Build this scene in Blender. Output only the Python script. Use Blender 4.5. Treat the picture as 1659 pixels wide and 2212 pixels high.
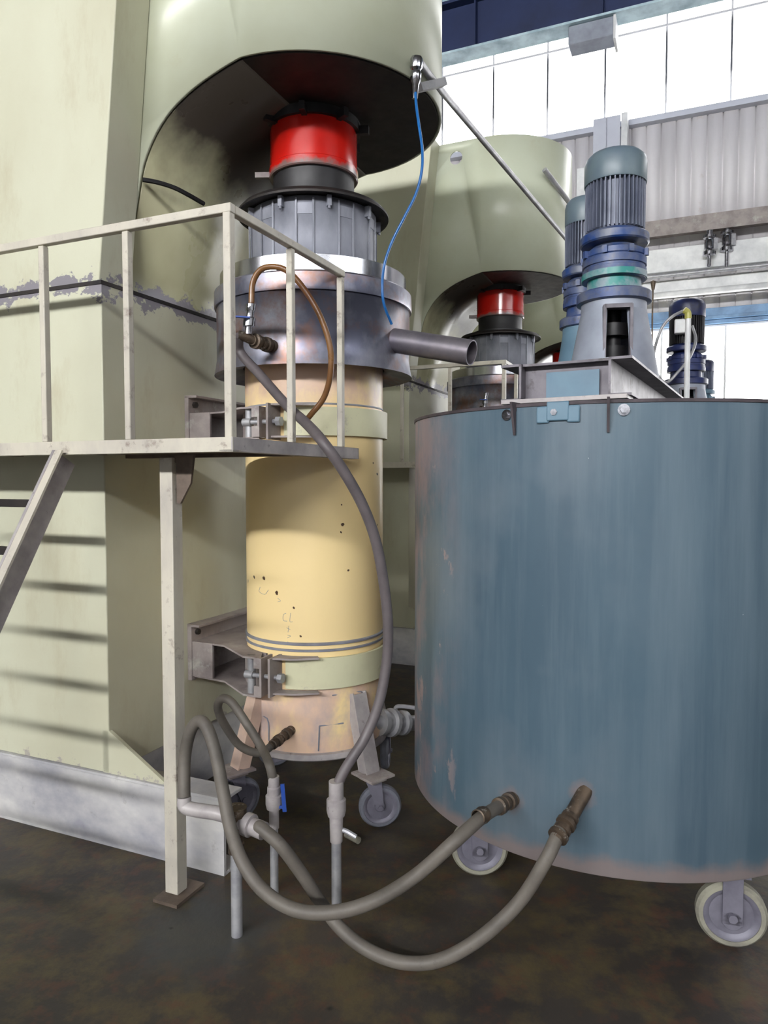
import bpy, bmesh, math, random
from mathutils import Vector, Matrix
from mathutils.geometry import tessellate_polygon
random.seed(7)
S = bpy.context.scene
COL = S.collection
PI = math.pi
for o in list(bpy.data.objects): bpy.data.objects.remove(o)

# ------------------------------------------------------------ camera
FPX, HOR, CAMZ = 1550.0, 1035.0, 1.5
PITCH = math.atan2(1106 - HOR, FPX)
cam_d = bpy.data.cameras.new('camera'); cam = bpy.data.objects.new('camera', cam_d); COL.objects.link(cam)
cam.location = (0, 0, CAMZ); cam.rotation_euler = (PI/2 - PITCH, 0, 0)
cam_d.sensor_fit = 'VERTICAL'; cam_d.sensor_height = 36; cam_d.lens = 36*FPX/2212
cam_d.clip_start = .05; cam_d.clip_end = 200
S.camera = cam
S.view_settings.view_transform = 'Standard'; S.view_settings.look = 'None'
S.view_settings.gamma = 1; S.view_settings.use_curve_mapping = False
S.view_settings.exposure = 0.0
# ------------------------------------------------------------ world: dim diffuse hall daylight
W = bpy.data.worlds.new('world'); S.world = W; W.use_nodes = True
W.node_tree.nodes['Background'].inputs[0].default_value = (1, .96, .87, 1)
W.node_tree.nodes['Background'].inputs[1].default_value = .05
KEY, FAR = 126.0, 6.0          # radiance of the daylit window bands behind and in front of the camera

ANG = math.radians(23.3)      # the machines' axes: u along their fronts, v into the hall
def ray(x, y):
    r = (x-829.5)/FPX; u = (1106-y)/FPX; c, s = math.cos(PITCH), math.sin(PITCH)
    return Vector((r, c+u*s, u*c-s))
def at(x, y, Y):              # point at forward distance Y seen at a pixel of the 1659x2212 frame
    d = ray(x, y); return Vector((0, 0, CAMZ)) + d*(Y/d.y)
def zat(y, Y): return at(830, y, Y).z
def uv2w(u, v, z=0): return Vector((u*math.cos(ANG)+v*math.sin(ANG), -u*math.sin(ANG)+v*math.cos(ANG), z))
def w2uv(p): return Vector((p.x*math.cos(ANG)-p.y*math.sin(ANG), p.x*math.sin(ANG)+p.y*math.cos(ANG), p.z))

# ------------------------------------------------------------ materials
def srgb(r, g, b):
    f = lambda c: ((c/255+.055)/1.055)**2.4 if c > 10 else c/255/12.92
    return (f(r), f(g), f(b), 1)
class NT:
    def __init__(s, m):
        s.t = m.node_tree; s.N = s.t.nodes; s.L = s.t.links
        s.tc = s.N.new('ShaderNodeTexCoord').outputs['Object']
    def new(s, k, **kw):
        n = s.N.new(k)
        for a, b in kw.items(): setattr(n, a, b)
        return n
    def set(s, inp, v):
        if hasattr(v, 'is_output'): s.L.new(v, inp)
        else: inp.default_value = v
    def math(s, op, a, b=0.0, clamp=False):
        n = s.new('ShaderNodeMath', operation=op, use_clamp=clamp); s.set(n.inputs[0], a); s.set(n.inputs[1], b); return n.outputs[0]
    def noise(s, scale, stretch=(1,1,1), detail=5, rough=.6, off=0):
        m = s.new('ShaderNodeMapping'); s.L.new(s.tc, m.inputs[0]); m.inputs['Scale'].default_value = stretch; m.inputs['Location'].default_value = (off, off*.7, off*1.3)
        n = s.new('ShaderNodeTexNoise'); s.L.new(m.outputs[0], n.inputs[0])
        n.inputs['Scale'].default_value = scale; n.inputs['Detail'].default_value = detail; n.inputs['Roughness'].default_value = rough
        return n.outputs[0]
    def ramp(s, f, a, b):
        n = s.new('ShaderNodeMapRange', clamp=True); s.set(n.inputs[0], f)
        n.inputs[1].default_value = a; n.inputs[2].default_value = b; return n.outputs[0]
    def mix(s, f, a, b):
        n = s.new('ShaderNodeMix', data_type='RGBA'); s.set(n.inputs[0], f); s.set(n.inputs[6], a); s.set(n.inputs[7], b); return n.outputs[2]
    def xyz(s):
        n = s.new('ShaderNodeSeparateXYZ'); s.L.new(s.tc, n.inputs[0]); return n.outputs
    def dist(s, p):
        n = s.new('ShaderNodeVectorMath', operation='DISTANCE'); s.L.new(s.tc, n.inputs[0]); n.inputs[1].default_value = p; return n.outputs['Value']
def mat(name, col, rough=.5, metal=0.0, var=None, vs=3.0, st=(1,1,1), lo=.4, hi=.7, dirt=None, ds=9.0, dlo=.62, dhi=.75, dst=(1,1,1), bump=.0, bs=60, rvar=.15, extra=None, emis=0, coat=0, aniso=0):
    m = bpy.data.materials.new(name); m.use_nodes = True; t = NT(m)
    b = t.N['Principled BSDF']; c = col
    if var: c = t.mix(t.ramp(t.noise(vs, st), lo, hi), col, var)
    if dirt: c = t.mix(t.ramp(t.noise(ds, dst, 8, .7, 3.1), dlo, dhi), c, dirt)
    if extra: c = extra(t, c)
    t.set(b.inputs['Base Color'], c); b.inputs['Metallic'].default_value = metal
    if rvar and not emis:
        t.set(b.inputs['Roughness'], t.math('ADD', t.math('MULTIPLY', t.noise(vs*2.3, st, 4, .6, 9), rvar*2), max(rough-rvar, .02)))
    else: b.inputs['Roughness'].default_value = rough
    if bump:
        n = t.new('ShaderNodeBump'); n.inputs['Strength'].default_value = bump; n.inputs['Distance'].default_value = .01
        t.L.new(t.noise(bs, st, 4), n.inputs['Height']); t.L.new(n.outputs[0], b.inputs['Normal'])
    if coat: b.inputs['Coat Weight'].default_value = coat; b.inputs['Coat Roughness'].default_value = .12
    if aniso: b.inputs['Anisotropic'].default_value = aniso
    if emis:
        t.set(b.inputs['Emission Color'], col); b.inputs['Emission Strength'].default_value = emis; b.inputs['Base Color'].default_value = (.8, .8, .8, 1)
    return m
CREAM = srgb(199, 199, 176); CREAM_D = srgb(188, 185, 160)
def seam_patch(t, c):        # bare grey steel either side of the weld seam at 2.28 m, paint worn with a ragged edge
    x, y, z = t.xyz()
    d = t.math('ABSOLUTE', t.math('SUBTRACT', z, 2.278))
    n = t.math('MULTIPLY', t.math('SUBTRACT', t.noise(7, (1,1,1.5), 7, .7, 5), .40), .36)
    c = t.mix(t.ramp(t.math('SUBTRACT', n, d), -.004, .004), c, srgb(132, 128, 134))
    d2 = t.math('SUBTRACT', t.math('MULTIPLY', t.noise(11, (1,1,1), 8, .75, 8), .55), t.math('ADD', t.math('SUBTRACT', z, .3), .285))
    return t.mix(t.ramp(d2, 0, .02), c, srgb(165, 158, 150))
M = {}
M['cream'] = mat('cream_paint', CREAM, .42, 0, CREAM_D, 1.2, (1,1,.6), dirt=srgb(176, 168, 140), ds=5, dlo=.55, dhi=.85, dst=(1,1,.35), extra=seam_patch, bump=.12, bs=25)
M['cream_plain'] = mat('cream_paint_head', srgb(196, 201, 180), .34, 0, srgb(182, 184, 156), 1.1, dirt=srgb(182, 176, 146), ds=4, dlo=.6, dhi=.9, bump=.15, bs=9)
def shade_and_seam(t, c):       # shade up into the arch painted as a dark fade, plus the grey seam patch
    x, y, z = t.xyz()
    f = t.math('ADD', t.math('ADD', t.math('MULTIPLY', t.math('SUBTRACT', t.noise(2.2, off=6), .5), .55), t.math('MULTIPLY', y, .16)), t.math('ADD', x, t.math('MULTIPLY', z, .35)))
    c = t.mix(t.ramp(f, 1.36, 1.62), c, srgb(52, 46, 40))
    d = t.math('ABSOLUTE', t.math('SUBTRACT', z, 2.30))
    n = t.math('MULTIPLY', t.math('SUBTRACT', t.noise(7, (1,1,1.5), 7, .7, 5), .40), .36)
    return t.mix(t.ramp(t.math('SUBTRACT', n, d), -.004, .004), c, srgb(132, 128, 134))
M['throat'] = mat('shaded_throat_paint', srgb(178, 176, 144), .3, 0, srgb(156, 150, 118), 1.3, extra=shade_and_seam, bump=.1, bs=12)
M['base'] = mat('scuffed_white_steel', srgb(205, 203, 200), .5, .0, srgb(150, 150, 158), 3.5, (1,1,1.5), .35, .7, dirt=srgb(110, 104, 100), ds=8, dlo=.6, dhi=.8)
M['rail'] = mat('rail_paint', srgb(200, 194, 178), .45, 0, srgb(176, 170, 160), 8, (1,1,.5), dirt=srgb(128, 112, 102), ds=16, dlo=.57, dhi=.72)
M['deck'] = mat('dirty_plate', srgb(120, 105, 92), .6, .2, srgb(70, 60, 55), 6)
M['stair'] = mat('stair_grey', srgb(178, 172, 170), .5, .1, srgb(135, 128, 130), 6, dirt=srgb(90, 84, 82), ds=22)
M['dark'] = mat('dark_steel_and_shade', srgb(54, 49, 46), .55, .5, srgb(38, 36, 38), 8)
M['black'] = mat('black_rubber', srgb(24, 23, 26), .5, 0, srgb(36, 34, 36), 12)
M['bracket'] = mat('dusty_bracket', srgb(160, 150, 146), .6, .0, srgb(122, 112, 112), 6, dirt=srgb(178, 174, 168), ds=7, dlo=.55, dhi=.7)
M['bandgreen'] = mat('pale_green_band', srgb(208, 206, 172), .45, 0, srgb(192, 186, 156), 4, dirt=srgb(150, 144, 140), ds=10, dlo=.6, dhi=.75)
def pipe_wear(t, c):
    x, y, z = t.xyz()
    n = t.noise(5, (1,1,.8), 7, .7, 2)
    top = t.ramp(t.math('ADD', z, t.math('MULTIPLY', n, .5)), 2.03, 2.15)
    bot = t.ramp(t.math('ADD', z, t.math('MULTIPLY', n, -.45)), .50, .38)
    f = t.math('MULTIPLY', t.math('MAXIMUM', top, bot), t.ramp(t.noise(6, (1.3,1.3,.8), 5, .6, 4), .30, .52))
    c = t.mix(f, c, srgb(222, 190, 164))
    bot2 = t.math('MULTIPLY', t.ramp(z, .62, .55), t.ramp(t.noise(5, (1,1,.7), 5, .6, 11), .48, .66))
    c = t.mix(t.math('MULTIPLY', bot2, .8), c, srgb(176, 160, 160))
    jag = t.math('MULTIPLY', t.math('SUBTRACT', t.noise(60, (1,1,1), 3, .6, 6), .5), .022)
    for px, py, r in ((738,1090,.005),(739,1134,.0075),(737,1150,.005),(753,1231,.0055),(570,1248,.011),(549,1246,.006),(598,1280,.010),(635,1313,.006),(536,1255,.007),(815,1134,.006),(806,1000,.005),(815,1024,.006),(650,1374,.003)):
        d = ray(px, py); o = Vector((0, 0, CAMZ)); dx, dy = PX[0], PX[1]
        a = d.x**2+d.y**2; b = -2*(d.x*dx+d.y*dy); cc = dx*dx+dy*dy-PR*PR
        h = (-b-math.sqrt(b*b-4*a*cc))/(2*a); p = o+d*h
        c = t.mix(t.ramp(t.math('ADD', t.dist((p.x-dx, p.y-dy, p.z)), jag), r, r*.75), c, srgb(70, 45, 28))
    return c
PX = (-.324, 3.364); PR = .318
M['yellow'] = mat('yellow_paint', srgb(244, 218, 160), .33, 0, srgb(238, 212, 158), 2.2, (1,1,.5), extra=pipe_wear, rvar=.08)
M['peach'] = mat('faded_peach_paint', srgb(206, 178, 158), .45, 0, srgb(180, 158, 146), 6)
M['red'] = mat('red_gloss', srgb(196, 26, 16), .22, 0, srgb(176, 22, 14), 5, rvar=.06, coat=.3, extra=lambda t, c: t.mix(t.ramp(t.math('ADD', t.xyz()[2], t.math('MULTIPLY', t.noise(14, off=2), .08)), 2.935, 2.915), c, srgb(120, 96, 92)))
M['alu'] = mat('worn_aluminium', srgb(170, 170, 180), .38, .75, srgb(104, 106, 122), 4, (1,1,.8), .35, .62, dirt=srgb(138, 104, 88), ds=3.2, dlo=.50, dhi=.66, bump=.05, bs=30)
M['shiny'] = mat('polished_steel', srgb(220, 220, 224), .2, 1, srgb(180, 182, 190), 6, (1,1,.3), rvar=.05)
M['castgrey'] = mat('dusty_cast_grey', srgb(148, 150, 160), .55, .2, srgb(110, 112, 122), 5, (1,1,.5), bump=.1, bs=50)
M['spout'] = mat('oxidised_spout', srgb(132, 126, 132), .45, .6, srgb(104, 100, 110), 8)
M['hose'] = mat('dusty_hose', srgb(104, 98, 90), .6, 0, srgb(84, 79, 73), 9, dirt=srgb(74, 68, 62), ds=30)
M['hosegrey'] = mat('grey_hose', srgb(100, 93, 94), .5, 0, srgb(82, 76, 78), 9)
M['brownhose'] = mat('amber_hose', srgb(130, 92, 52), .3, 0, srgb(96, 62, 40), 6, rvar=.08)
M['bluehose'] = mat('blue_air_hose', srgb(30, 96, 160), .3, 0, rvar=.05)
M['fitting'] = mat('grimy_brass', srgb(96, 82, 68), .5, .5, srgb(62, 54, 48), 20, dirt=srgb(160, 154, 144), ds=30, dlo=.58, dhi=.66)
M['galv'] = mat('galvanised_pipe', srgb(176, 176, 178), .45, .4, srgb(140, 140, 146), 12)
M['chrome'] = mat('chrome', srgb(200, 200, 206), .18, 1, srgb(120, 120, 126), 30, rvar=.05)
M['bluelever'] = mat('blue_lever', srgb(34, 70, 150), .4)
def tank_wear(t, c):
    x, y, z = t.xyz()
    s1 = t.ramp(t.noise(10, (1,1,.06), 6, .65, 1), .42, .66)
    c = t.mix(t.math('MULTIPLY', s1, .42), c, srgb(112, 128, 138))
    s2 = t.ramp(t.noise(1.6, (1,1,.7), 5, .6, 12), .48, .68)
    c = t.mix(t.math('MULTIPLY', t.math('MULTIPLY', s2, .6), t.ramp(x, .1, -.5)), c, srgb(116, 126, 134))
    # rusty pink bloom on the left flank and along the lower edge
    e = t.math('MULTIPLY', t.ramp(x, -.66, -.80), t.ramp(t.noise(4, (1,1,.5), 6, .7, 7), .44, .60))
    c = t.mix(t.math('MULTIPLY', e, .8), c, srgb(150, 126, 124))
    lb = t.ramp(t.math('ADD', z, t.math('MULTIPLY', t.noise(6, off=4), -.12)), .262, .225)
    c = t.mix(t.math('MULTIPLY', lb, .7), c, srgb(138, 120, 114))
    f = t.ramp(t.noise(8, (1,1,.45), 8, .7, 21), .60, .62)
    c = t.mix(t.math('MULTIPLY', f, t.ramp(x, -.66, -.72)), c, srgb(150, 134, 132))
    f = t.ramp(t.noise(22, (1,1,.6), 6, .7, 33), .735, .745)
    c = t.mix(f, c, srgb(150, 158, 162))
    for (px, py) in ((1105,1728), (1258,1716)):
        p = tank_hit(px, py)
        d = t.math('ADD', t.dist((p.x-TC[0], p.y-TC[1], p.z)), t.math('MULTIPLY', t.noise(30, off=5), .05))
        c = t.mix(t.math('MULTIPLY', t.ramp(d, .075, .045), .6), c, srgb(140, 120, 114))
    return c
TC = (.935, 2.958); TR = .806; TZ0, TZ1 = .256, 1.737
def tank_hit(px, py, R=TR):
    d = ray(px, py); a = d.x**2+d.y**2; b = -2*(d.x*TC[0]+d.y*TC[1]); cc = TC[0]**2+TC[1]**2-R*R
    h = (-b-math.sqrt(max(b*b-4*a*cc, 0)))/(2*a); return Vector((0, 0, CAMZ))+d*h
M['tank'] = mat('blue_grey_tank_paint', srgb(78, 99, 112), .48, 0, srgb(64, 84, 98), 2.0, (1,1,.3), extra=tank_wear, bump=.08, bs=12)
M['tankin'] = mat('tank_lining', srgb(96, 104, 110), .6, 0, srgb(70, 76, 82), 4)
M['rimrust'] = mat('rusty_rim', srgb(84, 76, 80), .6, .3, srgb(60, 54, 58), 10)
M['bridge'] = mat('grimy_channel', srgb(112, 108, 114), .5, .3, srgb(84, 80, 86), 7, dirt=srgb(60, 54, 52), ds=14, dlo=.56, dhi=.7)
M['motor'] = mat('grey_blue_motor', srgb(100, 116, 122), .4, 0, srgb(86, 100, 116), 5, dirt=srgb(80, 72, 78), ds=9, dlo=.58, dhi=.75)
M['motorfin'] = mat('motor_fins', srgb(112, 118, 134), .45, .1, srgb(78, 84, 104), 5)
M['blue'] = mat('blue_gearbox', srgb(34, 64, 120), .42, 0, srgb(92, 98, 116), 9, lo=.42, hi=.62, dirt=srgb(52, 50, 58), ds=12, dlo=.55, dhi=.68)
M['teal'] = mat('teal_neck', srgb(38, 130, 124), .4, 0, srgb(134, 150, 158), 6, lo=.42, hi=.52)
M['stand'] = mat('pale_grey_stand', srgb(150, 156, 168), .5, .1, srgb(124, 128, 140), 4)
M['bluegrey'] = mat('faded_blue_paint', srgb(98, 128, 146), .5, 0, srgb(84, 110, 130), 4)
M['caster'] = mat('caster_grey', srgb(118, 116, 128), .5, .2, srgb(94, 92, 104), 10)
M['tyre'] = mat('pale_tyre', srgb(146, 144, 128), .6, 0, srgb(112, 108, 100), 14)
M['tyregrey'] = mat('grey_tyre', srgb(112, 114, 124), .6, 0, srgb(92, 94, 104), 14)
M['navy'] = mat('navy_girder', srgb(30, 44, 84), .5, 0, srgb(24, 36, 70), 2, (1,1,1))
M['darkblue'] = mat('dark_blue_motor', srgb(34, 48, 100), .4, 0, srgb(28, 28, 44), 5)
M['steelgrey'] = mat('grey_column', srgb(200, 203, 214), .55, 0, srgb(190, 192, 204), 2)
M['white'] = mat('white_steel', srgb(240, 240, 240), .5, 0, srgb(190, 192, 194), 2)
M['cyan'] = mat('pale_cyan_trim', srgb(200, 224, 232), .5, 0, srgb(140, 165, 178), 3)
M['headerblue'] = mat('blue_header', srgb(110, 150, 190), .45, 0, srgb(70, 104, 140), 3)
M['corr'] = mat('corrugated_sheet', srgb(226, 222, 224), .5, 0, srgb(208, 204, 206), 2.5, (1,1,.15), dirt=srgb(190, 172, 162), ds=3, dlo=.62, dhi=.8)
M['mullion'] = mat('window_frame', srgb(225, 226, 230), .5)
M['litfar'] = mat('daylit_pane_far', (1, .995, .99, 1), emis=FAR, rvar=0)
M['litkey'] = mat('daylit_pane_key', (.985, .99, 1, 1), emis=KEY, rvar=0)
M['litside'] = mat('daylit_pane_side', (.94, .97, 1, 1), emis=7.5, rvar=0)
M['litlow'] = mat('added_fill_pane', (.9, .95, 1, 1), emis=.7, rvar=0)
M['yellowtape'] = mat('yellow_elbow', srgb(176, 172, 90), .4)
def floor_c(t, c):
    c = t.mix(t.ramp(t.noise(6, (1,1,1), 8, .75, 4), .46, .62), c, srgb(82, 72, 50))
    c = t.mix(t.math('MULTIPLY', t.ramp(t.noise(13, (1,1,1), 6, .7, 14), .52, .64), .5), c, srgb(92, 60, 44))
    d = t.math('ADD', t.dist((-.60, 2.32, 0)), t.math('MULTIPLY', t.noise(9, (1,1,1), 7, .7, 3), .42))
    c = t.mix(t.math('MULTIPLY', t.ramp(d, .50, .34), .8), c, srgb(62, 64, 64))
    for px, py, r in ((712,2178,.022),(658,1878,.012),(905,2010,.01),(370,2005,.02)):
        dd = ray(px, py); p = Vector((0,0,CAMZ))+dd*(-CAMZ/dd.z)
        c = t.mix(t.ramp(t.math('ADD', t.dist(p), t.math('MULTIPLY', t.noise(40, off=2), .02)), r, r*.6), c, srgb(24, 22, 22))
    return c
M['floor'] = mat('oily_concrete', srgb(62, 56, 50), .5, 0, srgb(44, 41, 40), 1.4, extra=floor_c, bump=.15, bs=30, rvar=.14)

# ------------------------------------------------------------ mesh helpers
def nb(): return bmesh.new()
def box(bm, x0, x1, y0, y1, z0, z1):
    v = [bm.verts.new((x, y, z)) for z in (z0, z1) for y in (y0, y1) for x in (x0, x1)]
    for f in ((0,2,3,1),(4,5,7,6),(0,1,5,4),(2,6,7,3),(0,4,6,2),(1,3,7,5)): bm.faces.new([v[i] for i in f])
    return bm
def obox(bm, c, ax, ay, az, hx, hy, hz):
    c = Vector(c); ax = Vector(ax).normalized(); ay = Vector(ay).normalized(); az = Vector(az).normalized()
    v = [bm.verts.new(c+ax*(sx*hx)+ay*(sy*hy)+az*(sz*hz)) for sz in (-1,1) for sy in (-1,1) for sx in (-1,1)]
    for f in ((0,2,3,1),(4,5,7,6),(0,1,5,4),(2,6,7,3),(0,4,6,2),(1,3,7,5)): bm.faces.new([v[i] for i in f])
    return bm
def beam(bm, p0, p1, w, h, up=(0,0,1)):
    p0, p1 = Vector(p0), Vector(p1); d = (p1-p0); L = d.length; d.normalize()
    s = d.cross(Vector(up)).normalized(); u = s.cross(d).normalized()
    return obox(bm, (p0+p1)/2, d, s, u, L/2, w/2, h/2)
def prism(bm, poly, d0, d1, f):       # f(a, b, d) -> point
    A = [bm.verts.new(f(a, b, d0)) for a, b in poly]; B = [bm.verts.new(f(a, b, d1)) for a, b in poly]
    n = len(poly); bm.faces.new(A); bm.faces.new(B[::-1])
    for i in range(n): bm.faces.new((A[i], A[(i+1)%n], B[(i+1)%n], B[i]))
    return bm
UZ = lambda a, b, d: (a, d, b)
UV = lambda a, b, d: (a, b, d)
def basis(d):
    d = Vector(d).normalized(); a = Vector((0,0,1)) if abs(d.z) < .9 else Vector((1,0,0))
    s = d.cross(a).normalized(); return d, s, s.cross(d).normalized()
def lathe(bm, prof, o=(0,0,0), d=(0,0,1), seg=64, a0=0, a1=2*PI, ref=None):   # prof [(radius, distance along d)]
    o = Vector(o); d, s, u = basis(d)
    if d.z > .99: s, u = Vector((1,0,0)), Vector((0,1,0))
    full = abs(a1-a0-2*PI) < 1e-6; n = seg if full else seg+1; rows = []
    for r, h in prof:
        if r < 1e-6: rows.append([bm.verts.new(o+d*h)]); continue
        rows.append([bm.verts.new(o+d*h+(s*math.cos(a0+(a1-a0)*i/seg)+u*math.sin(a0+(a1-a0)*i/seg))*r) for i in range(n)])
    m = seg
    for A, B in zip(rows, rows[1:]):
        for i in range(m):
            j = (i+1) % n
            if len(A) == 1 and len(B) == 1: continue
            if len(A) == 1: bm.faces.new((A[0], B[i], B[j]))
            elif len(B) == 1: bm.faces.new((A[i], A[j], B[0]))
            else: bm.faces.new((A[i], A[j], B[j], B[i]))
    return bm
def cyl(bm, p0, p1, r, r1=None, seg=24):
    p0, p1 = Vector(p0), Vector(p1); L = (p1-p0).length; r1 = r if r1 is None else r1
    return lathe(bm, [(0,0),(r,0),(r1,L),(0,L)], p0, p1-p0, seg)
def ring(bm, r0, r1, z0, z1, o=(0,0,0), d=(0,0,1), seg=64, a0=0, a1=2*PI):
    P = [(r0,z0),(r1,z0),(r1,z1),(r0,z1),(r0,z0)]
    lathe(bm, P, o, d, seg, a0, a1)
    if abs(a1-a0-2*PI) > 1e-6:
        bm.verts.ensure_lookup_table()
    return bm
def smooth_path(P, n=8):
    P = [Vector(p) for p in P]; Q = [P[0]*2-P[1]]+P+[P[-1]*2-P[-2]]; out = []
    for i in range(1, len(Q)-2):
        a, b, c, d = Q[i-1:i+3]
        for k in range(n):
            t = k/n; out.append(.5*((2*b)+(c-a)*t+(2*a-5*b+4*c-d)*t*t+(3*b-a-3*c+d)*t**3))
    out.append(P[-1]); return out
def tube(bm, P, r, seg=14, smooth=8):
    P = smooth_path(P, smooth) if smooth else [Vector(p) for p in P]
    t = (P[1]-P[0]).normalized(); _, s, u = basis(t); prev = None; n = len(P)
    for i, p in enumerate(P):
        tn = (P[min(i+1,n-1)]-P[max(i-1,0)]).normalized()
        q = t.rotation_difference(tn); s = q @ s; u = q @ u; t = tn
        row = [bm.verts.new(p+(s*math.cos(2*PI*k/seg)+u*math.sin(2*PI*k/seg))*r) for k in range(seg)]
        if prev:
            for k in range(seg): bm.faces.new((prev[k], prev[(k+1)%seg], row[(k+1)%seg], row[k]))
        else: bm.faces.new(row[::-1])
        prev = row
    bm.faces.new(prev); return bm
def bolt(bm, p, d, r=.012, h=.012): return lathe(bm, [(0,0),(r,0),(r,h),(0,h)], p, d, 6)

# ------------------------------------------------------------ object helpers
def link(name, bm, m, parent=None, org=(0,0,0), bevel=0, smooth=35, solid=0):
    bmesh.ops.remove_doubles(bm, verts=bm.verts, dist=1e-5)
    bmesh.ops.recalc_face_normals(bm, faces=bm.faces)
    me = bpy.data.meshes.new(name)
    bmesh.ops.translate(bm, vec=-Vector(org), verts=bm.verts)
    bm.to_mesh(me); bm.free(); me.materials.append(m)
    for p in me.polygons: p.use_smooth = True
    me.set_sharp_from_angle(angle=math.radians(smooth))
    o = bpy.data.objects.new(name, me); COL.objects.link(o)
    if solid:
        k = o.modifiers.new('thickness', 'SOLIDIFY'); k.thickness = solid; k.offset = 0
    if bevel:
        k = o.modifiers.new('edge', 'BEVEL'); k.width = bevel; k.segments = 2; k.limit_method = 'ANGLE'; k.angle_limit = math.radians(40); k.harden_normals = False
    if parent: o.parent = parent
    return o
def tag(o, label, cat, group=None):
    o['label'] = label; o['category'] = cat
    if group: o['group'] = group
    return o
class Thing:
    def __init__(s, name, label, cat, org, uvframe=False, group=None):
        s.e = bpy.data.objects.new(name, None); COL.objects.link(s.e); s.org = Vector(org); s.e.empty_display_size = .1
        if uvframe: s.e.location = uv2w(*s.org); s.e.rotation_euler = (0, 0, -ANG)
        else: s.e.location = s.org
        tag(s.e, label, cat, group)
    def part(s, name, bm, m, parent=None, label=None, **k):
        o = link(name, bm, m, parent or s.e, s.org, **k)
        if label: o['label'] = label
        return o
def single(name, label, cat, bm, m, org, group=None, rot=0, **k):   # one-mesh thing with its origin at org
    o = link(name, bm, m, None, org, **k); o.location = org; return tag(o, label, cat, group)
def struct(name, bm, m, rot=True, **k):
    o = link(name, bm, m, None, (0,0,0), **k); o['kind'] = 'structure'
    if rot: o.rotation_euler = (0, 0, -ANG)
    return o
def copy_tree(o, parent=None):
    c = o.copy(); COL.objects.link(c)
    if parent: c.parent = parent
    for ch in list(o.children): copy_tree(ch, c)
    return c
def dup(o, label, loc, skip=()):
    c = copy_tree(o); c.location = loc; c['label'] = label; return c

# ============================================================ THE HALL
WV = 12.0
bm = nb(); box(bm, -24, 24, -20, 20, -.2, 0); struct('floor', bm, M['floor'], rot=False)
# corrugated far wall, built as ribs of sheet between the two window bands
def corrugated(z0, z1, u0=-13, u1=14, v=WV, pitch=.215):
    bm = nb(); u = u0; P = []
    while u < u1:
        P += [(u, 0), (u+pitch-.035, 0), (u+pitch-.028, .035), (u+pitch-.007, .035)]; u += pitch
    P.append((u, 0))
    A = [bm.verts.new((a, v+b, z0)) for a, b in P]; B = [bm.verts.new((a, v+b, z1)) for a, b in P]
    for i in range(len(P)-1): bm.faces.new((A[i], A[i+1], B[i+1], B[i]))
    return bm
def wallz(y): # height on the far wall seen near column 1500
    d = ray(1500, y); w = d.x*math.sin(ANG)+d.y*math.cos(ANG); return CAMZ+d.z*WV/w
def wallu(x, y, v=WV):
    d = ray(x, y); w = d.x*math.sin(ANG)+d.y*math.cos(ANG); return (d.x*math.cos(ANG)-d.y*math.sin(ANG))*v/w
Z = {k: wallz(k) for k in (5, 22, 30, 45, 240, 487, 508, 520, 540, 590, 605, 640, 650, 680, 705, 900)}
struct('wall_back', corrugated(Z[540], Z[240]-.03), M['corr'], solid=.01)
struct('wall_back_strip', corrugated(Z[705]+.1, Z[590]), M['corr'], solid=.01).name = 'wall_back_lower'
bm = nb(); box(bm, -13, 14, WV+.0, WV+.25, 0, .9); struct('wall_back_sill', bm, M['corr'])
bm = nb(); box(bm, -13, 14, WV-.02, WV+.2, Z[22]+.18, 11); struct('wall_back_upper', bm, M['cyan'])
# windows: an upper and a lower band, each pane framed
mull = [-9.44+.895*i for i in range(26)]
def window_band(name, z0, z1, bars=(), fr=.035, v=WV, m='litfar', us=mull, header=True, mw=.014):
    bm = nb(); box(bm, us[0], us[-1], v+.08, v+.10, z0, z1); w = struct(name, bm, M[m])
    bm = nb()
    for u in us: box(bm, u-mw, u+mw, v-.02, v+.07, z0, z1)
    for z in (z0+fr/2, z1-fr/2)+tuple(bars): box(bm, us[0], us[-1], v-.03, v+.075, z-fr/2, z+fr/2)
    f = link('window_frame', bm, M['mullion'], w); return w
window_band('window_1', Z[240], Z[22]+.2, (Z[45]+.02,))
window_band('window_2', .9, Z[705], ())
bm = nb(); box(bm, -13, 14, WV-.13, WV+.02, Z[240]-.09, Z[240]+.0); struct('trim_1', bm, M['steelgrey'], bevel=.005)
bm = nb(); box(bm, -13, 14, WV-.10, WV-.02, Z[705], Z[680]+.06); box(bm, -13, 14, WV-.16, WV-.1, Z[705]+.06, Z[705]+.11); struct('trim_2', bm, M['headerblue'], bevel=.005)
bm = nb(); box(bm, -13, 14, WV-.25, WV-.02, Z[590], Z[540]); box(bm, -13, 14, WV-.12, WV-.02, Z[640], Z[605]); struct('trim_3', bm, M['white'], bevel=.01)
bm = nb(); box(bm, -13, 14, WV-.34, WV-.05, Z[508], Z[487]); box(bm, -13, 14, WV-.36, WV-.34, Z[508]-.06, Z[487]+.03); struct('trim_4', bm, M['bracket'])
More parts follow.
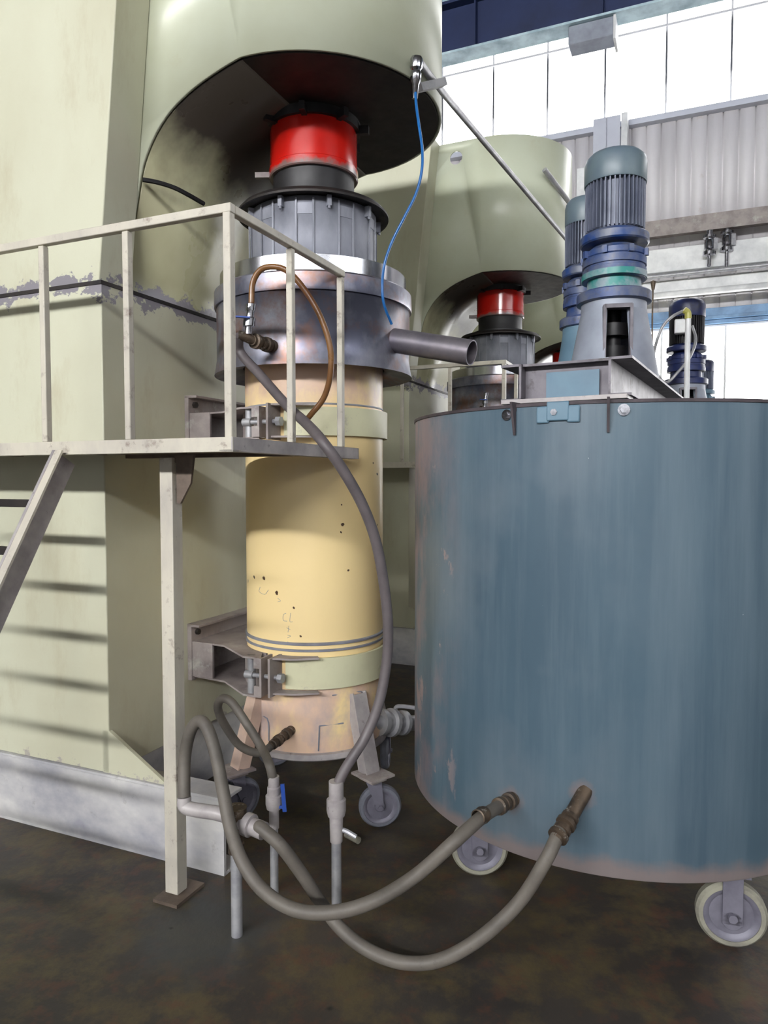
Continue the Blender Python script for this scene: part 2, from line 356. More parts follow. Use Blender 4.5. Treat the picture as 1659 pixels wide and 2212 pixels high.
# columns of the hall
def column(u0, u1, v0, v1, z1, name, mt='steelgrey'):
    bm = nb(); box(bm, u0, u1, v0, v0+.02, 0, z1); box(bm, u0, u1, v1-.02, v1, 0, z1); box(bm, (u0+u1)/2-.01, (u0+u1)/2+.01, v0, v1, 0, z1)
    return struct(name, bm, M[mt], bevel=.003)
c_ = column(wallu(1280,400,11.6), wallu(1338,400,11.6), 11.6, 11.95, 7.0, 'trim_5'); c_.name = 'wall_back_column'
bm = nb(); box(bm, wallu(1340,400,11.6), wallu(1353,400,11.6), 11.6, 11.95, 0, 7.02); struct('trim_6', bm, M['white'])
bm = nb(); box(bm, wallu(1246,400,11.6), wallu(1264,400,11.6), 11.6, 11.95, 0, 6.3); struct('trim_7', bm, M['white'])
# crane runway girder and the corbel it rests on
g = Thing('crane_girder', 'long dark navy crane girder running high along the far wall', 'girder', (-3, 10, 7.48), True)
bm = nb(); box(bm, -13, 14, 9.985, 10.015, 7.48, 8.16); g.part('web', bm, M['navy'])
bm = nb(); box(bm, -13, 14, 9.85, 10.15, 8.14, 8.18); g.part('top_flange', bm, M['navy'])
bm = nb(); box(bm, -13, 14, 9.85, 10.15, 7.46, 7.49); g.part('bottom_flange', bm, M['cyan'])
for u in (-4.6, -2.9, -1.2, .5, 2.2, 3.9):
    bm = nb(); box(bm, u, u+.02, 9.88, 10.12, 7.49, 8.14); g.part('stiffener', bm, M['navy'])
k = Thing('girder_bracket', 'grey-blue steel bracket carrying the navy crane girder above the grey column', 'bracket', (-1.4, 10.6, 6.9), True)
bm = nb(); box(bm, -1.62, -1.05, 9.9, 10.2, 7.22, 7.455); k.part('corbel', bm, M['stand'], bevel=.01)
bm = nb(); box(bm, -1.05, -1.02, 9.88, 10.22, 7.16, 7.455); k.part('end_plate', bm, M['white'])
bm = nb(); box(bm, -13, 14, 11.35, 11.39, wallz(44)-.1, wallz(44)-.04)
# pipes along the far wall
for y, v, r, n, lb, mt in ((600, 11.7, .035, 'wall_pipe', 'thin grey pipe along the far wall above the white pipe', 'galv'), (645, 11.6, .05, 'wall_pipe', 'white pipe along the far wall just over the lower corrugated strip', 'white')):
    bm = nb(); z = wallz(y); cyl(bm, (-13, v, z), (14, v, z), r, seg=12); o = single(n, lb, 'pipe', bm, M[mt], (0, v, z)); o.location = uv2w(0, v, z); o.rotation_euler.z = -ANG

# opposite side of the hall, behind the camera: wall with its daylit clerestory
bm = nb(); box(bm, -14, 14, -12.4, -12.2, 3.9, 6.75); box(bm, -14, 14, -12.4, -12.2, 0, .9); box(bm, -14, 14, -12.4, -12.2, 7.35, 9.2); struct('wall_front', bm, M['corr'])
us2 = [-10.4+.9*i for i in range(19)]
bm = nb(); box(bm, us2[0], us2[-1], -12.3, -12.28, 6.75, 7.35); w3 = struct('window_3', bm, M['litkey'])
bm = nb()
for u in us2: box(bm, u-.025, u+.025, -12.27, -12.18, 6.75, 7.35)
link('window_frame', bm, M['mullion'], w3)
bm = nb(); box(bm, -13.1, 5.8, -12.3, -12.28, .9, 3.9); w4 = struct('window_fill', bm, M['litlow'])  # unseen low pane band, added as dim fill and for metal reflections
bm = nb()
for i in range(22): box(bm, -13.1+.9*i-.025, -13.1+.9*i+.025, -12.27, -12.18, .9, 3.9)
link('window_frame', bm, M['mullion'], w4)  # bars of the added unseen fill band
bm = nb(); box(bm, 6.0, 13.6, -12.3, -12.28, 6.2, 7.6); w5 = struct('window_5', bm, M['litside'])
bm = nb()
for i in range(9): box(bm, 6.0+.95*i-.025, 6.0+.95*i+.025, -12.27, -12.18, 6.2, 7.6)
link('window_frame', bm, M['mullion'], w5)
bm = nb(); box(bm, 14.1, 14.3, -12.4, 2, 0, 6.2); box(bm, 14.1, 14.3, -12.4, 2, 7.9, 9.2); struct('wall_right', bm, M['corr'])
bm = nb(); box(bm, 14.2, 14.22, -12.2, 2, 6.2, 7.9); w6 = struct('window_6', bm, M['litside'])
bm = nb()
for i in range(15): box(bm, 14.1, 14.18, -12.2+.95*i-.025, -12.2+.95*i+.025, 6.2, 7.9)
link('window_frame', bm, M['mullion'], w6)

# ============================================================ MILL FRAME (big C-shaped cream machine)
FV, BV = 2.386, 3.544; CU, CV = -1.628, 2.965; HR = .579; HZ, HT = 3.12, 4.15
PROF = [(-2.235,2.28),(-2.229,2.37),(-2.203,2.45),(-2.162,2.59),(-2.135,2.70),(-2.108,2.80),(-2.058,2.89),(-2.00,2.957),(-1.938,3.005),(-1.846,3.053),(-1.757,3.085),(-1.69,3.105),(CU,HZ)]
prof = [tuple(p)[:2] for p in smooth_path([Vector((a, b, 0)) for a, b in PROF], 3)]
LU = -3.7
mf = Thing('grinding_mill', 'large cream C-shaped mill on the left arching over the yellow vessel', 'machine', (-2.6, 2.9, 0), True, 'cream mills in a row')
def side_plate(v, hole, flip=False):
    outer = [(LU, 2.28)]+prof+[(CU, HT), (LU, HT)]
    loops = [[Vector((a, b, 0)) for a, b in outer]]
    if hole:
        hu, hz, hr = -1.844, 4.03, .052
        loops.append([Vector((hu+hr*math.cos(2*PI*i/24), hz+hr*math.sin(2*PI*i/24), 0)) for i in range(24)])
    return loops, v
bm = nb()
for v, hole in ((FV, True), (BV, False)):
    loops, _ = side_plate(v, hole); flat = [p for l in loops for p in l]
    vs = [bm.verts.new((p.x, v, p.y)) for p in flat]
    for t3 in tessellate_polygon(loops):
        try: bm.faces.new([vs[i] for i in t3])
        except ValueError: pass
# wrap-round nose
NS = 48; A = []; B = []
for i in range(NS+1):
    a = -PI/2+PI*i/NS; p = (CU+HR*math.cos(a), CV+HR*math.sin(a)); A.append(bm.verts.new((*p, HZ))); B.append(bm.verts.new((*p, HT)))
for i in range(NS): bm.faces.new((A[i], A[i+1], B[i+1], B[i]))
mf.part('head_shell', bm, M['cream_plain'], solid=.012, smooth=25)
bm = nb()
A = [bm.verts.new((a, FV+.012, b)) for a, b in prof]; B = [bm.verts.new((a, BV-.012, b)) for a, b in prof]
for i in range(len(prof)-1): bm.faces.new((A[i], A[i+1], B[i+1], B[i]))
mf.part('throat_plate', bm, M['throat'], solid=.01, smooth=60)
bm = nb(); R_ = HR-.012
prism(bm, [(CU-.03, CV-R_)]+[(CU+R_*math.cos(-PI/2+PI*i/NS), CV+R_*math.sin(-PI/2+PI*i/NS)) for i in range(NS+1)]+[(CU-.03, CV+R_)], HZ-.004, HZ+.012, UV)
mf.part('head_floor', bm, M['dark'])  # dark tone stands in for the shade under the head
bm = nb(); prism(bm, [(LU, 2.284), (-2.176, 2.284), (-2.067, 3.33), (-1.98, 4.15), (LU, 4.15)], 2.2, FV-.008, UZ); mf.part('front_panel', bm, M['cream'], bevel=.004)
bm = nb(); box(bm, LU, -2.167, 2.2, 3.6, .3, 2.276); mf.part('column', bm, M['cream'], bevel=.004)
bm = nb(); box(bm, LU, -2.163, 2.196, 3.604, 2.272, 2.287); mf.part('weld_seam', bm, M['dark'])
bm = nb(); prism(bm, [(-2.20, .475), (-2.165, .475), (-1.87, .30), (-2.2, .30)], 2.2, 2.216, UZ); mf.part('foot_gusset', bm, M['cream'])
bm = nb(); box(bm, LU, -1.60, 2.192, 2.205, 0, .297); box(bm, LU, -1.60, 2.192, 2.31, .285, .297); box(bm, LU, -1.60, 2.192, 2.31, .0, .012); box(bm, LU, -2.2, 2.3, 3.6, 0, .299)
mf.part('base_beam', bm, M['base'], bevel=.002)
# red drive sleeve under the head and its black collars
bm = nb(); lathe(bm, [(0,2.865),(.10,2.865),(.198,2.865),(.203,2.87),(.203,2.905),(.198,2.91),(.198,HZ),(0,HZ)], (CU, CV, 0)); mf.part('drive_sleeve', bm, M['red'], label='glossy red sleeve')
bm = nb(); lathe(bm, [(.0,2.70),(.175,2.70),(.185,2.72),(.185,2.87)], (CU, CV, 0)); mf.part('shaft_bellows', bm, M['black'])
bm = nb(); ring(bm, .15, .215, 3.075, 3.12, (CU, CV, 0))
for i in range(8):
    a = i*PI/4+.3; obox(bm, (CU+.225*math.cos(a), CV+.225*math.sin(a), 3.085), (math.cos(a), math.sin(a), 0), (-math.sin(a), math.cos(a), 0), (0,0,1), .03, .012, .018)
mf.part('sleeve_flange', bm, M['black'])
bm = nb(); obox(bm, (CU-.21, CV-.10, 2.89), (1,.4,0), (-.4,1,0), (0,0,1), .035, .012, .012); mf.part('stop_lug', bm, M['bracket'])
# swinging clamps that hold the vessel
def circ_pts(r, a0, a1, n=14): return [(CU+r*math.cos(a0+(a1-a0)*i/n), CV+r*math.sin(a0+(a1-a0)*i/n)) for i in range(n+1)]
for zt, zb, pz0, pz1, bz0, bz1 in ((.74, .575, .555, .82, .60, .735), (1.805, 1.677, 1.665, 1.885, 1.685, 1.805)):
    bm = nb(); box(bm, -2.167, -2.145, 2.70, 3.26, pz0, pz1); box(bm, -2.145, -2.03, 2.705, 2.72, zb, zt); box(bm, -2.167, -2.10, 2.70, 3.26, pz1-.012, pz1)
    plate = mf.part('clamp_plate', bm, M['bracket'], bevel=.002)
    bm = nb()
    for zz in (2.74, 3.22):
        for z in (pz0+.04, pz1-.04): bm = nb(); bolt(bm, (-2.145, zz, z), (1,0,0), .014, .016); mf.part('bolt', bm, M['dark'], plate)
    arc = circ_pts(PR+.008, math.radians(253), math.radians(112))
    bm = nb()
    for z0 in (zt, zb): prism(bm, [(-2.145, 3.25), (-2.145, 2.72), (-1.96, 2.70), (-1.765, 2.565), (-1.675, 2.565)]+arc, z0-.008, z0, UV)
    ring(bm, PR+.004, PR+.012, zb, zt, (CU, CV, 0), a0=math.radians(112), a1=math.radians(258), seg=40)
    arm = mf.part('clamp_arm', bm, M['bracket'])
    bm = nb(); box(bm, -1.677, -1.667, 2.555, 2.65, zb, zt); box(bm, -1.705, -1.677, 2.555, 2.565, zb, zb+.045); box(bm, -1.705, -1.677, 2.555, 2.565, zt-.045, zt)
    mf.part('clamp_jaw', bm, M['bracket'], arm)
    bm = nb(); cyl(bm, (-1.745, 2.60, zb-.005), (-1.745, 2.60, zt+.0), .018); mf.part('hinge_pin', bm, M['galv'], arm)
    bm = nb(); cyl(bm, (-1.75, 2.585, (zt+zb)/2), (-1.585, 2.585, (zt+zb)/2), .010); bolt(bm, (-1.60, 2.585, (zt+zb)/2), (1,0,0), .021, .022); cyl(bm, (-1.765, 2.585, (zt+zb)/2), (-1.725, 2.585, (zt+zb)/2), .017)
    mf.part('eye_bolt', bm, M['galv'], arm)
    bm = nb(); ring(bm, PR+.006, PR+.020, bz0, bz1, (CU, CV, 0), a0=math.radians(276), a1=math.radians(276+196), seg=56)
    band = mf.part('clamp_band', bm, M['bandgreen'], label='pale green clamp band')
    bm = nb(); box(bm, -1.628, -1.618, 2.545, 2.65, bz0-.02, bz1+.01)
    for z0 in (bz1+.002, bz0-.012): prism(bm, [(-1.625, 2.565), (-1.53, 2.59), (-1.44, 2.65)]+circ_pts(PR+.018, math.radians(300), math.radians(270), 8), z0, z0+.008, UV)
    mf.part('band_lug', bm, M['bracket'], band)
# air valve and blue hose fittings on the nose
fp = w2uv(at(899, 150, 2.93))
def nose_pt(px, py, r=HR+.012):
    d = ray(px, py); c = uv2w(CU, CV); a = d.x**2+d.y**2; b = -2*(d.x*c.x+d.y*c.y); cc = c.x**2+c.y**2-r*r
    D = b*b-4*a*cc; h = (-b-math.sqrt(max(D,0)))/(2*a); return Vector((0,0,CAMZ))+d*h

VZ = [p for p in ()]
M2 = (0.08, 3.15)
D2 = uv2w(*M2); 

mf2 = dup(mf.e, 'second cream mill, seen behind the nearest one', mf.e.location+D2)
mf3 = dup(mf.e, 'farthest cream mill, mostly hidden behind the tall motors', mf.e.location+D2*2)

# ============================================================ VESSEL under the head
C = Vector((PX[0], PX[1], 0))
ve = Thing('mill_vessel', 'nearest yellow upright vessel on casters with metal pan and dark lid on top', 'vessel', C, False, 'yellow mill vessels')
CX = (C.x, C.y, 0)
bm = nb(); lathe(bm, [(.20,.30),(.318,.30),(.318,2.03),(.2,2.03)], CX, seg=96); ve.part('barrel', bm, M['yellow'], label='yellow barrel')
bm = nb(); lathe(bm, [(.30,.285),(.33,.285),(.338,.292),(.335,.315),(.319,.318)], CX, seg=96); lathe(bm, [(0,.29),(.32,.29)], CX, seg=48); ve.part('base_lip', bm, M['stair'], label='pale lip round the bottom')
bm = nb()
lathe(bm, [(.317,.758),(.324,.76),(.3245,.768),(.317,.770)], CX, seg=96); lathe(bm, [(.317,.785),(.325,.788),(.326,.796),(.317,.80)], CX, seg=96)
ve.part('seam_ring', bm, M['castgrey'])
bm = nb(); lathe(bm, [(.317,1.815),(.321,1.817),(.321,1.822),(.317,1.824)], CX, seg=96); ve.part('seam_ring', bm, M['castgrey'])
# welded doubler outlines on the lower barrel
def on_barrel(px, py, r=PR+.001):
    d = ray(px, py); a = d.x**2+d.y**2; b = -2*(d.x*C.x+d.y*C.y); cc = C.x**2+C.y**2-r*r
    h = (-b-math.sqrt(max(b*b-4*a*cc, 0)))/(2*a); return Vector((0,0,CAMZ))+d*h
for path in (((718,1502),(780,1494),(786,1520)), ((690,1568),(742,1562)), ((545,1545),(577,1552),(581,1600)), ((690,1568),(688,1622))):
    bm = nb(); tube(bm, [on_barrel(*p) for p in path], .0035, 6, 4); ve.part('weld_bead', bm, M['castgrey'])
for path in (((618,1325),(612,1328),(612,1340),(620,1342)), ((628,1324),(626,1342),(632,1343)), ((619,1356),(627,1360)), ((624,1352),(622,1366)), ((621,1372),(628,1374),(621,1378)), ((622,1386),(620,1392),(627,1393)), ((600,1292),(606,1298),(600,1300)), ((562,1268),(560,1278),(572,1284),(580,1274))):
    bm = nb(); tube(bm, [on_barrel(*p, PR+.0002) for p in path], .0009, 5, 3); ve.part('pencil_mark', bm, M['castgrey'])
# legs with casters
def caster_wheel(bm_t, bm_h, c, ax, R, w):
    ax = Vector(ax).normalized()
    lathe(bm_t, [(R*.80,-w/2),(R*.92,-w/2),(R,-w/2+w*.22),(R,w/2-w*.22),(R*.92,w/2),(R*.80,w/2),(R*.80,-w/2)], c, ax, 40)
    lathe(bm_h, [(0,-w*.42),(R*.22,-w*.42),(R*.26,-w*.25),(R*.62,-w*.22),(R*.72,-w*.40),(R*.80,-w*.42),(R*.80,w*.42),(R*.72,w*.40),(R*.62,w*.22),(R*.26,w*.25),(R*.22,w*.42),(0,w*.42)], c, ax, 40)
for ang, yaw in ((-50, .35), (40, 1.7), (130, .5), (220, 1.0)):
    a = math.radians(ang); d = Vector((math.cos(a), math.sin(a), 0)); s = Vector((-d.y, d.x, 0))
    top = C+d*.335+Vector((0,0,.56)); foot = C+d*.43+Vector((0,0,.235))
    bm = nb(); ax = (foot-top).normalized(); n = s.cross(ax).normalized()
    obox(bm, (top+foot)/2+n*.0, ax, s, n, (foot-top).length/2, .036, .004)
    for q in (-1, 1): obox(bm, (top+foot)/2+s*(q*.034)-d*.025, ax, s, n, (foot-top).length/2, .003, .028)
    leg = ve.part('leg', bm, M['stair'] if ang != 220 else M['peach'], bevel=.001)
    bm = nb(); obox(bm, foot+Vector((0,0,-.004)), d, s, (0,0,1), .07, .065, .005); obox(bm, foot+Vector((0,0,-.02)), d, s, (0,0,1), .045, .04, .008)
    ve.part('caster_plate', bm, M['bracket'], leg, bevel=.001)
    wa = Vector((math.cos(-PI/2+yaw-.35+.12), math.sin(-PI/2+yaw-.35+.12), 0)); off = Vector((-wa.y, wa.x, 0))*.03
    wc = foot+off; wc.z = .093
    bm = nb()
    for q in (-1, 1):
        prism(bm, [(-.035,.215),(.035,.215),(.016+.03,.08),(.03-.012,.08)], q*.024-.0025, q*.024+.0025, lambda aa, bb, dd: tuple(foot*1+Vector((0,0,-foot.z))+off.normalized()*aa+wa*dd+Vector((0,0,bb))))
    ve.part('caster_fork', bm, M['caster'], leg)
    b1, b2 = nb(), nb(); caster_wheel(b1, b2, wc, wa, .092, .04)
    bolt(b2, wc+wa*.026, wa, .012, .008)
    wh = ve.part('wheel_tyre', b1, M['tyregrey'], leg); ve.part('wheel_hub', b2, M['caster'], leg)
# pan: flared aluminium catch pan, polished collar, ribbed drum, lid
ZP0, ZP1 = zat(782, 2.925), zat(600, 2.925)
R1 = .440
bm = nb(); lathe(bm, [(.325,ZP0+.03),(R1-.02,ZP0+.005),(R1+.012,ZP0-.006),(R1+.006,ZP0+.02),(R1,ZP0+.06),(R1,ZP1-.02)], CX, seg=96)
pan = ve.part('catch_pan', bm, M['alu'], solid=.003)
bm = nb(); lathe(bm, [(R1-.004,ZP1-.045),(R1+.010,ZP1-.045),(R1+.012,ZP1-.035),(R1+.010,ZP1+.025),(R1-.004,ZP1+.035)], CX, seg=96); ve.part('rolled_band', bm, M['alu'], pan)
ZC = zat(548, 2.945)
bm = nb(); lathe(bm, [(.425,ZP1),(.425,ZC),(.418,ZC+.004),(.29,ZC+.004)], CX, seg=96); ve.part('collar', bm, M['shiny'], label='polished steel collar')
ZD = zat(420, 3.07)
bm = nb(); lathe(bm, [(.284,ZC-.05),(.284,ZD)], CX, seg=96); drum = ve.part('drum', bm, M['castgrey'], solid=.006)
bm = nb()
for i in range(10):
    a = math.radians(-110+36*i)
    d = Vector((math.cos(a), math.sin(a), 0)); s = Vector((-d.y, d.x, 0))
    for q in (-.055, .055): obox(bm, C+d*.287+s*q+Vector((0,0,(ZC+ZD)/2)), d, s, (0,0,1), .002, .004, (ZD-ZC)/2-.01)
    ring(bm, .284, .289, ZD-.075, ZD-.03, CX, a0=a+.2, a1=a+.43, seg=6)
ve.part('drum_ribs', bm, M['castgrey'], drum)
for i in range(9):
    a = math.radians(-112+40*i); d = Vector((math.cos(a), math.sin(a), 0)); s = Vector((-d.y, d.x, 0))
    bm = nb(); obox(bm, C+d*.298+Vector((0,0,ZD-.022)), d, s, (0,0,1), .012, .009, .022); cyl(bm, C+d*.304+Vector((0,0,ZD-.055)), C+d*.304+Vector((0,0,ZD-.0)), .006, seg=8)
    ve.part('lid_dog', bm, M['castgrey'], drum)
bm = nb(); lathe(bm, [(.0,ZD+.028),(.20,ZD+.03),(.33,ZD+.022),(.345,ZD+.005),(.345,ZD-.004),(.335,ZD-.002),(.325,ZD+.006),(.27,ZD+.004),(0,ZD+.004)], CX, seg=96); lid = ve.part('lid', bm, M['dark'], label='dark dished lid')
bm = nb(); ring(bm, .19, .235, ZD+.03, ZD+.055, CX); ve.part('lid_ring', bm, M['black'], lid)
# spout
sa = uv2w(1, 0, 0); p0 = C+sa*.40+Vector((0,0,zat(742, 3.13)+.0)); p1 = C+sa*.765+Vector((0,0,zat(763, 2.99)))
p0 = at(868, 738, 3.12); p1 = at(1019, 762, 2.96); dsp = (p1-p0).normalized()
bm = nb(); lathe(bm, [(.052,-.06),(.052,(p1-p0).length),(.047,(p1-p0).length),(.047,-.06)], p0, dsp, 32); sp = ve.part('spout', bm, M['spout'], label='open grey spout over the tank')
# drain fittings on the lower barrel
h0 = on_barrel(628, 1578); h1 = at(585, 1612, h0.y-.14)
dh = (h1-h0).normalized(); Lh = (h1-h0).length
def fitting_bm(p, d, L, r, rings=5):
    pr = [(0,0)]; 
    for i in range(rings):
        a, b = L*i/rings, L*(i+.6)/rings; pr += [(r*.8,a),(r*(1.15 if i%2 else 1),a+.002),(r*(1.15 if i%2 else 1),b),(r*.8,b+.002)]
    pr += [(r*.75,L),(0,L)]
    return lathe(nb(), pr, p, d, 20)
ve.part('drain_nipple', fitting_bm(h0-dh*.01, dh, Lh+.01, .021, 5), M['fitting'])
# side outlet valve towards the blue tank
o0 = Vector((C.x+.29, C.y-.09, zat(1562, 3.28))); o1 = Vector((.205, 3.20, o0.z))
o0 = at(815, 1560, 3.28); o1 = at(905, 1562, 3.46); dv = (o1-o0).normalized()
bm = nb(); L = (o1-o0).length
lathe(bm, [(0,-.04),(.035,-.04),(.035,.01),(.062,.01),(.062,.035),(.048,.04),(.048,.075),(.066,.08),(.066,.10),(.04,.105),(.04,.15),(.058,.155),(.058,.175),(.036,.18),(.036,L),(0,L)], o0, dv, 28)
vv = ve.part('outlet_valve', bm, M['galv'])
bm = nb(); q = o0+dv*.12; tube(bm, [q+Vector((0,0,.03)), q+Vector((0,-.01,.075)), q+Vector((.03,-.02,.085)), q+Vector((.09,-.03,.08))], .010, 8); ve.part('valve_lever', bm, M['galv'], vv)
# sampling cock with tee on the pan
n0 = None
def on_pan(px, py, r=R1+.002):
    d = ray(px, py); a = d.x**2+d.y**2; b = -2*(d.x*C.x+d.y*C.y); cc = C.x**2+C.y**2-r*r
    h = (-b-math.sqrt(max(b*b-4*a*cc, 0)))/(2*a); return Vector((0,0,CAMZ))+d*h
n0 = on_pan(588, 748); n1 = at(548, 736, n0.y-.10); dn = (n1-n0).normalized()
noz = ve.part('inlet_nozzle', fitting_bm(n0-dn*.01, dn, (n1-n0).length+.02, .026, 4), M['fitting'])
n2 = at(515, 724, n1.y-.03); n3 = at(548, 640, n1.y-.03)
bm = nb(); tube(bm, [n1, at(530, 728, n1.y-.02), n2], .019, 14); ve.part('elbow', bm, M['fitting'], noz)
bm = nb(); lathe(bm, [(0,0),(.014,0),(.014,.03),(.024,.03),(.024,.06),(.016,.065),(.016,.09),(.02,.09),(.02,.115),(.012,.12),(0,.12)], at(536, 722, n1.y-.02), at(543, 655, n1.y-.02)-at(536, 722, n1.y-.02), 16); ve.part('ball_valve', bm, M['chrome'], noz)
bm = nb(); beam(bm, at(540, 686, n1.y-.05), at(508, 684, n1.y-.06), .016, .006); ve.part('valve_lever', bm, M['bluelever'], noz)

ve2 = dup(ve.e, 'second yellow mill vessel with its drum and lid, behind the nearest one', ve.e.location+D2)
ve3 = dup(ve.e, 'farthest yellow mill vessel, behind the second one', ve.e.location+D2*2)

# ============================================================ PLATFORM with railing
PU, PV = -1.30, 1.844; PT, PB, RT = 1.630, 1.585, 2.337
pf = Thing('work_platform', 'cream steel work platform with square-tube railing and stair around the nearest mill frame', 'platform', (-1.8, 2.05, 0), True, 'work platforms with railings')
bm = nb(); prism(bm, [(LU, PV+.006), (PU-.006, PV+.006), (PU-.006, 2.745), (-1.56, 2.62), (-1.98, 2.60), (-2.16, 2.60), (-2.16, 2.19), (LU, 2.19)], PT-.03, PT-.022, UV); pf.part('deck', bm, M['deck'])
bm = nb(); box(bm, LU, PU, PV, PV+.006, PB, PT); box(bm, LU, PU, PV, PV+.05, PB, PB+.006)
pf.part('edge_beam', bm, M['rail'], bevel=.001)
bm = nb(); box(bm, PU-.006, PU, PV, 2.75, PB, PT); box(bm, PU-.05, PU, PV, 2.75, PB, PB+.006); box(bm, PU-.05, PU, 2.744, 2.75, PB, PT); pf.part('edge_beam', bm, M['stair'], bevel=.001)
bm = nb()
for u in (-1.75, -2.14, -2.6): box(bm, u-.03, u, PV+.05, 2.19, PB+.01, PT-.03)
box(bm, -2.15, PU-.006, 2.3, 2.34, PB+.0, PT-.03)
pf.part('deck_joist', bm, M['deck'])
ht = .0122
for u in (-2.95, -2.09, -1.715): bm = nb(); box(bm, u-ht, u+ht, PV+.002, PV+.002+2*ht, PT, RT-.03); pf.part('post', bm, M['rail'], bevel=.003)
bm = nb(); box(bm, PU-2*ht-.006, PU-.003, PV+.001, PV+.004+2*ht, PT-.01, RT-.02); pf.part('post', bm, M['rail'], bevel=.003)
for v in (2.222, 2.612): bm = nb(); box(bm, PU-2*ht-.003, PU-.003, v-ht, v+ht, PT, RT-.03); pf.part('post', bm, M['rail'], bevel=.003)
bm = nb(); box(bm, LU, PU, PV, PV+.027, RT-.028, RT); pf.part('handrail', bm, M['rail'], bevel=.003)
bm = nb(); box(bm, PU-.027, PU, PV+.028, 2.625, RT-.027, RT-.001); pf.part('handrail', bm, M['rail'], bevel=.003)
# leg
bm = nb(); box(bm, -1.722, -1.667, 2.005, 2.058, .012, PB-.01); leg = pf.part('leg', bm, M['rail'], bevel=.002)
bm = nb(); box(bm, -1.735, -1.63, 1.955, 2.11, 0, .012); pf.part('foot_plate', bm, M['deck'], leg)
bm = nb(); prism(bm, [(-1.70, PB+.0), (-1.585, PB+.0), (-1.60, PB-.10), (-1.645, PB-.17), (-1.66, PB-.17), (-1.66, PB-.03)], 2.02, 2.03, UZ); pf.part('gusset', bm, M['deck'], leg)
# stair going down towards the viewer's left
SU = -2.02; sl = 1.72
top = Vector((SU, PV+.02, PB-.01)); dn_ = Vector((0, -1, -sl)).normalized(); Ls = (PB-.012)/abs(dn_.z)
for u in (SU, SU-.66):
    bm = nb(); beam(bm, Vector((u, top.y, top.z))+dn_*.0, Vector((u, top.y, top.z))+dn_*(Ls-.03), .012, .10, up=(1,0,0) if False else (0,0,1)); 
    pf.part('stair_stringer', bm, M['stair'])
    bm = nb(); beam(bm, Vector((u+.018, top.y, top.z))-Vector((0,sl,-1)).normalized()*.045, Vector((u+.018, top.y, top.z))-Vector((0,sl,-1)).normalized()*.045+dn_*(Ls-.05), .04, .008); pf.part('stringer_flange', bm, M['rail'])
for i in range(9):
    z = 1.43-.155*i
    v = PV+.02-(PB-.01-z)/sl
    bm = nb(); box(bm, SU-.655, SU-.005, v-.017, v+.017, z-.026, z); pf.part('stair_tread', bm, M['dark'], bevel=.002)
pf2 = dup(pf.e, 'second railed cream work platform behind, beside the second mill frame', pf.e.location+D2)
for ch in list(pf2.children):
    if ch.name.startswith(('stair', 'stringer')): bpy.data.objects.remove(ch)

# ============================================================ BLUE TANK
tk = Thing('mixing_tank', 'large open blue-grey mixing tank on casters in the right foreground', 'tank', (TC[0], TC[1], 0), False, 'blue-grey mixing tanks')
TX = (TC[0], TC[1], 0)
bm = nb(); lathe(bm, [(0,TZ0+.012),(.70,TZ0+.012),(.78,TZ0+.004),(TR-.004,TZ0),(TR,TZ0+.006),(TR,TZ1-.004),(TR-.004,TZ1)], TX, seg=160); tk.part('shell', bm, M['tank'])
bm = nb(); lathe(bm, [(0,TZ0+.03),(TR-.012,TZ0+.03),(TR-.012,TZ1-.002)], TX, seg=96); tk.part('lining', bm, M['tankin'])
bm = nb(); lathe(bm, [(TR-.014,TZ1-.006),(TR+.004,TZ1-.006),(TR+.005,TZ1+.004),(TR-.014,TZ1+.005)], TX, seg=160); tk.part('rim', bm, M['rimrust'])
bm = nb(); 
for k in range(60): pass
HB = math.radians(90-29); bd = Vector((math.cos(HB), math.sin(HB), 0)); bs_ = Vector((bd.y, -bd.x, 0)); T = Vector((TC[0], TC[1], 0))
BZ0, BZ1 = TZ1+.020, TZ1+.140
# near end point of the bridge
near = -.75
for q, nm in ((-.143, 'bridge_beam'), (.143, 'bridge_beam')):
    sg = 1 if q > 0 else -1
    a0 = T+bs_*q+bd*near; a1 = T+bs_*q+bd*.76
    bm = nb()
    obox(bm, (a0+a1)/2+Vector((0,0,(BZ0+BZ1)/2)), bd, bs_, (0,0,1), (a1-a0).length/2, .004, (BZ1-BZ0)/2)
    for z in (BZ0+.004, BZ1-.004): obox(bm, (a0+a1)/2+bs_*(sg*.031)+Vector((0,0,z)), bd, bs_, (0,0,1), (a1-a0).length/2, .035, .004)
    br = tk.part(nm, bm, M['bridge'])
bm = nb(); obox(bm, T+bd*(near+.05)+Vector((0,0,(BZ0+BZ1)/2)), bs_, bd, (0,0,1), .139, .004, (BZ1-BZ0)/2-.004); obox(bm, T+bd*(near+.05)+Vector((0,0,BZ1-.004)), bs_, bd, (0,0,1), .139, .035, .004)
tk.part('end_plate', bm, M['bridge'])
bm = nb(); obox(bm, T+bs_*.02+bd*(near+.035)+Vector((0,0,(BZ0+BZ1)/2-.012)), bs_, bd, (0,0,1), .085, .003, .042); tk.part('patch_plate', bm, M['bluegrey'])
bm = nb(); obox(bm, T+bd*(near+.03)+Vector((0,0,BZ0-.004)), bs_, bd, (0,0,1), .20, .052, .007); pad = tk.part('bridge_pad', bm, M['stair'], bevel=.001)
bm = nb(); obox(bm, T+bd*.73+Vector((0,0,BZ0-.004)), bs_, bd, (0,0,1), .20, .05, .007); tk.part('bridge_pad', bm, M['stair'])
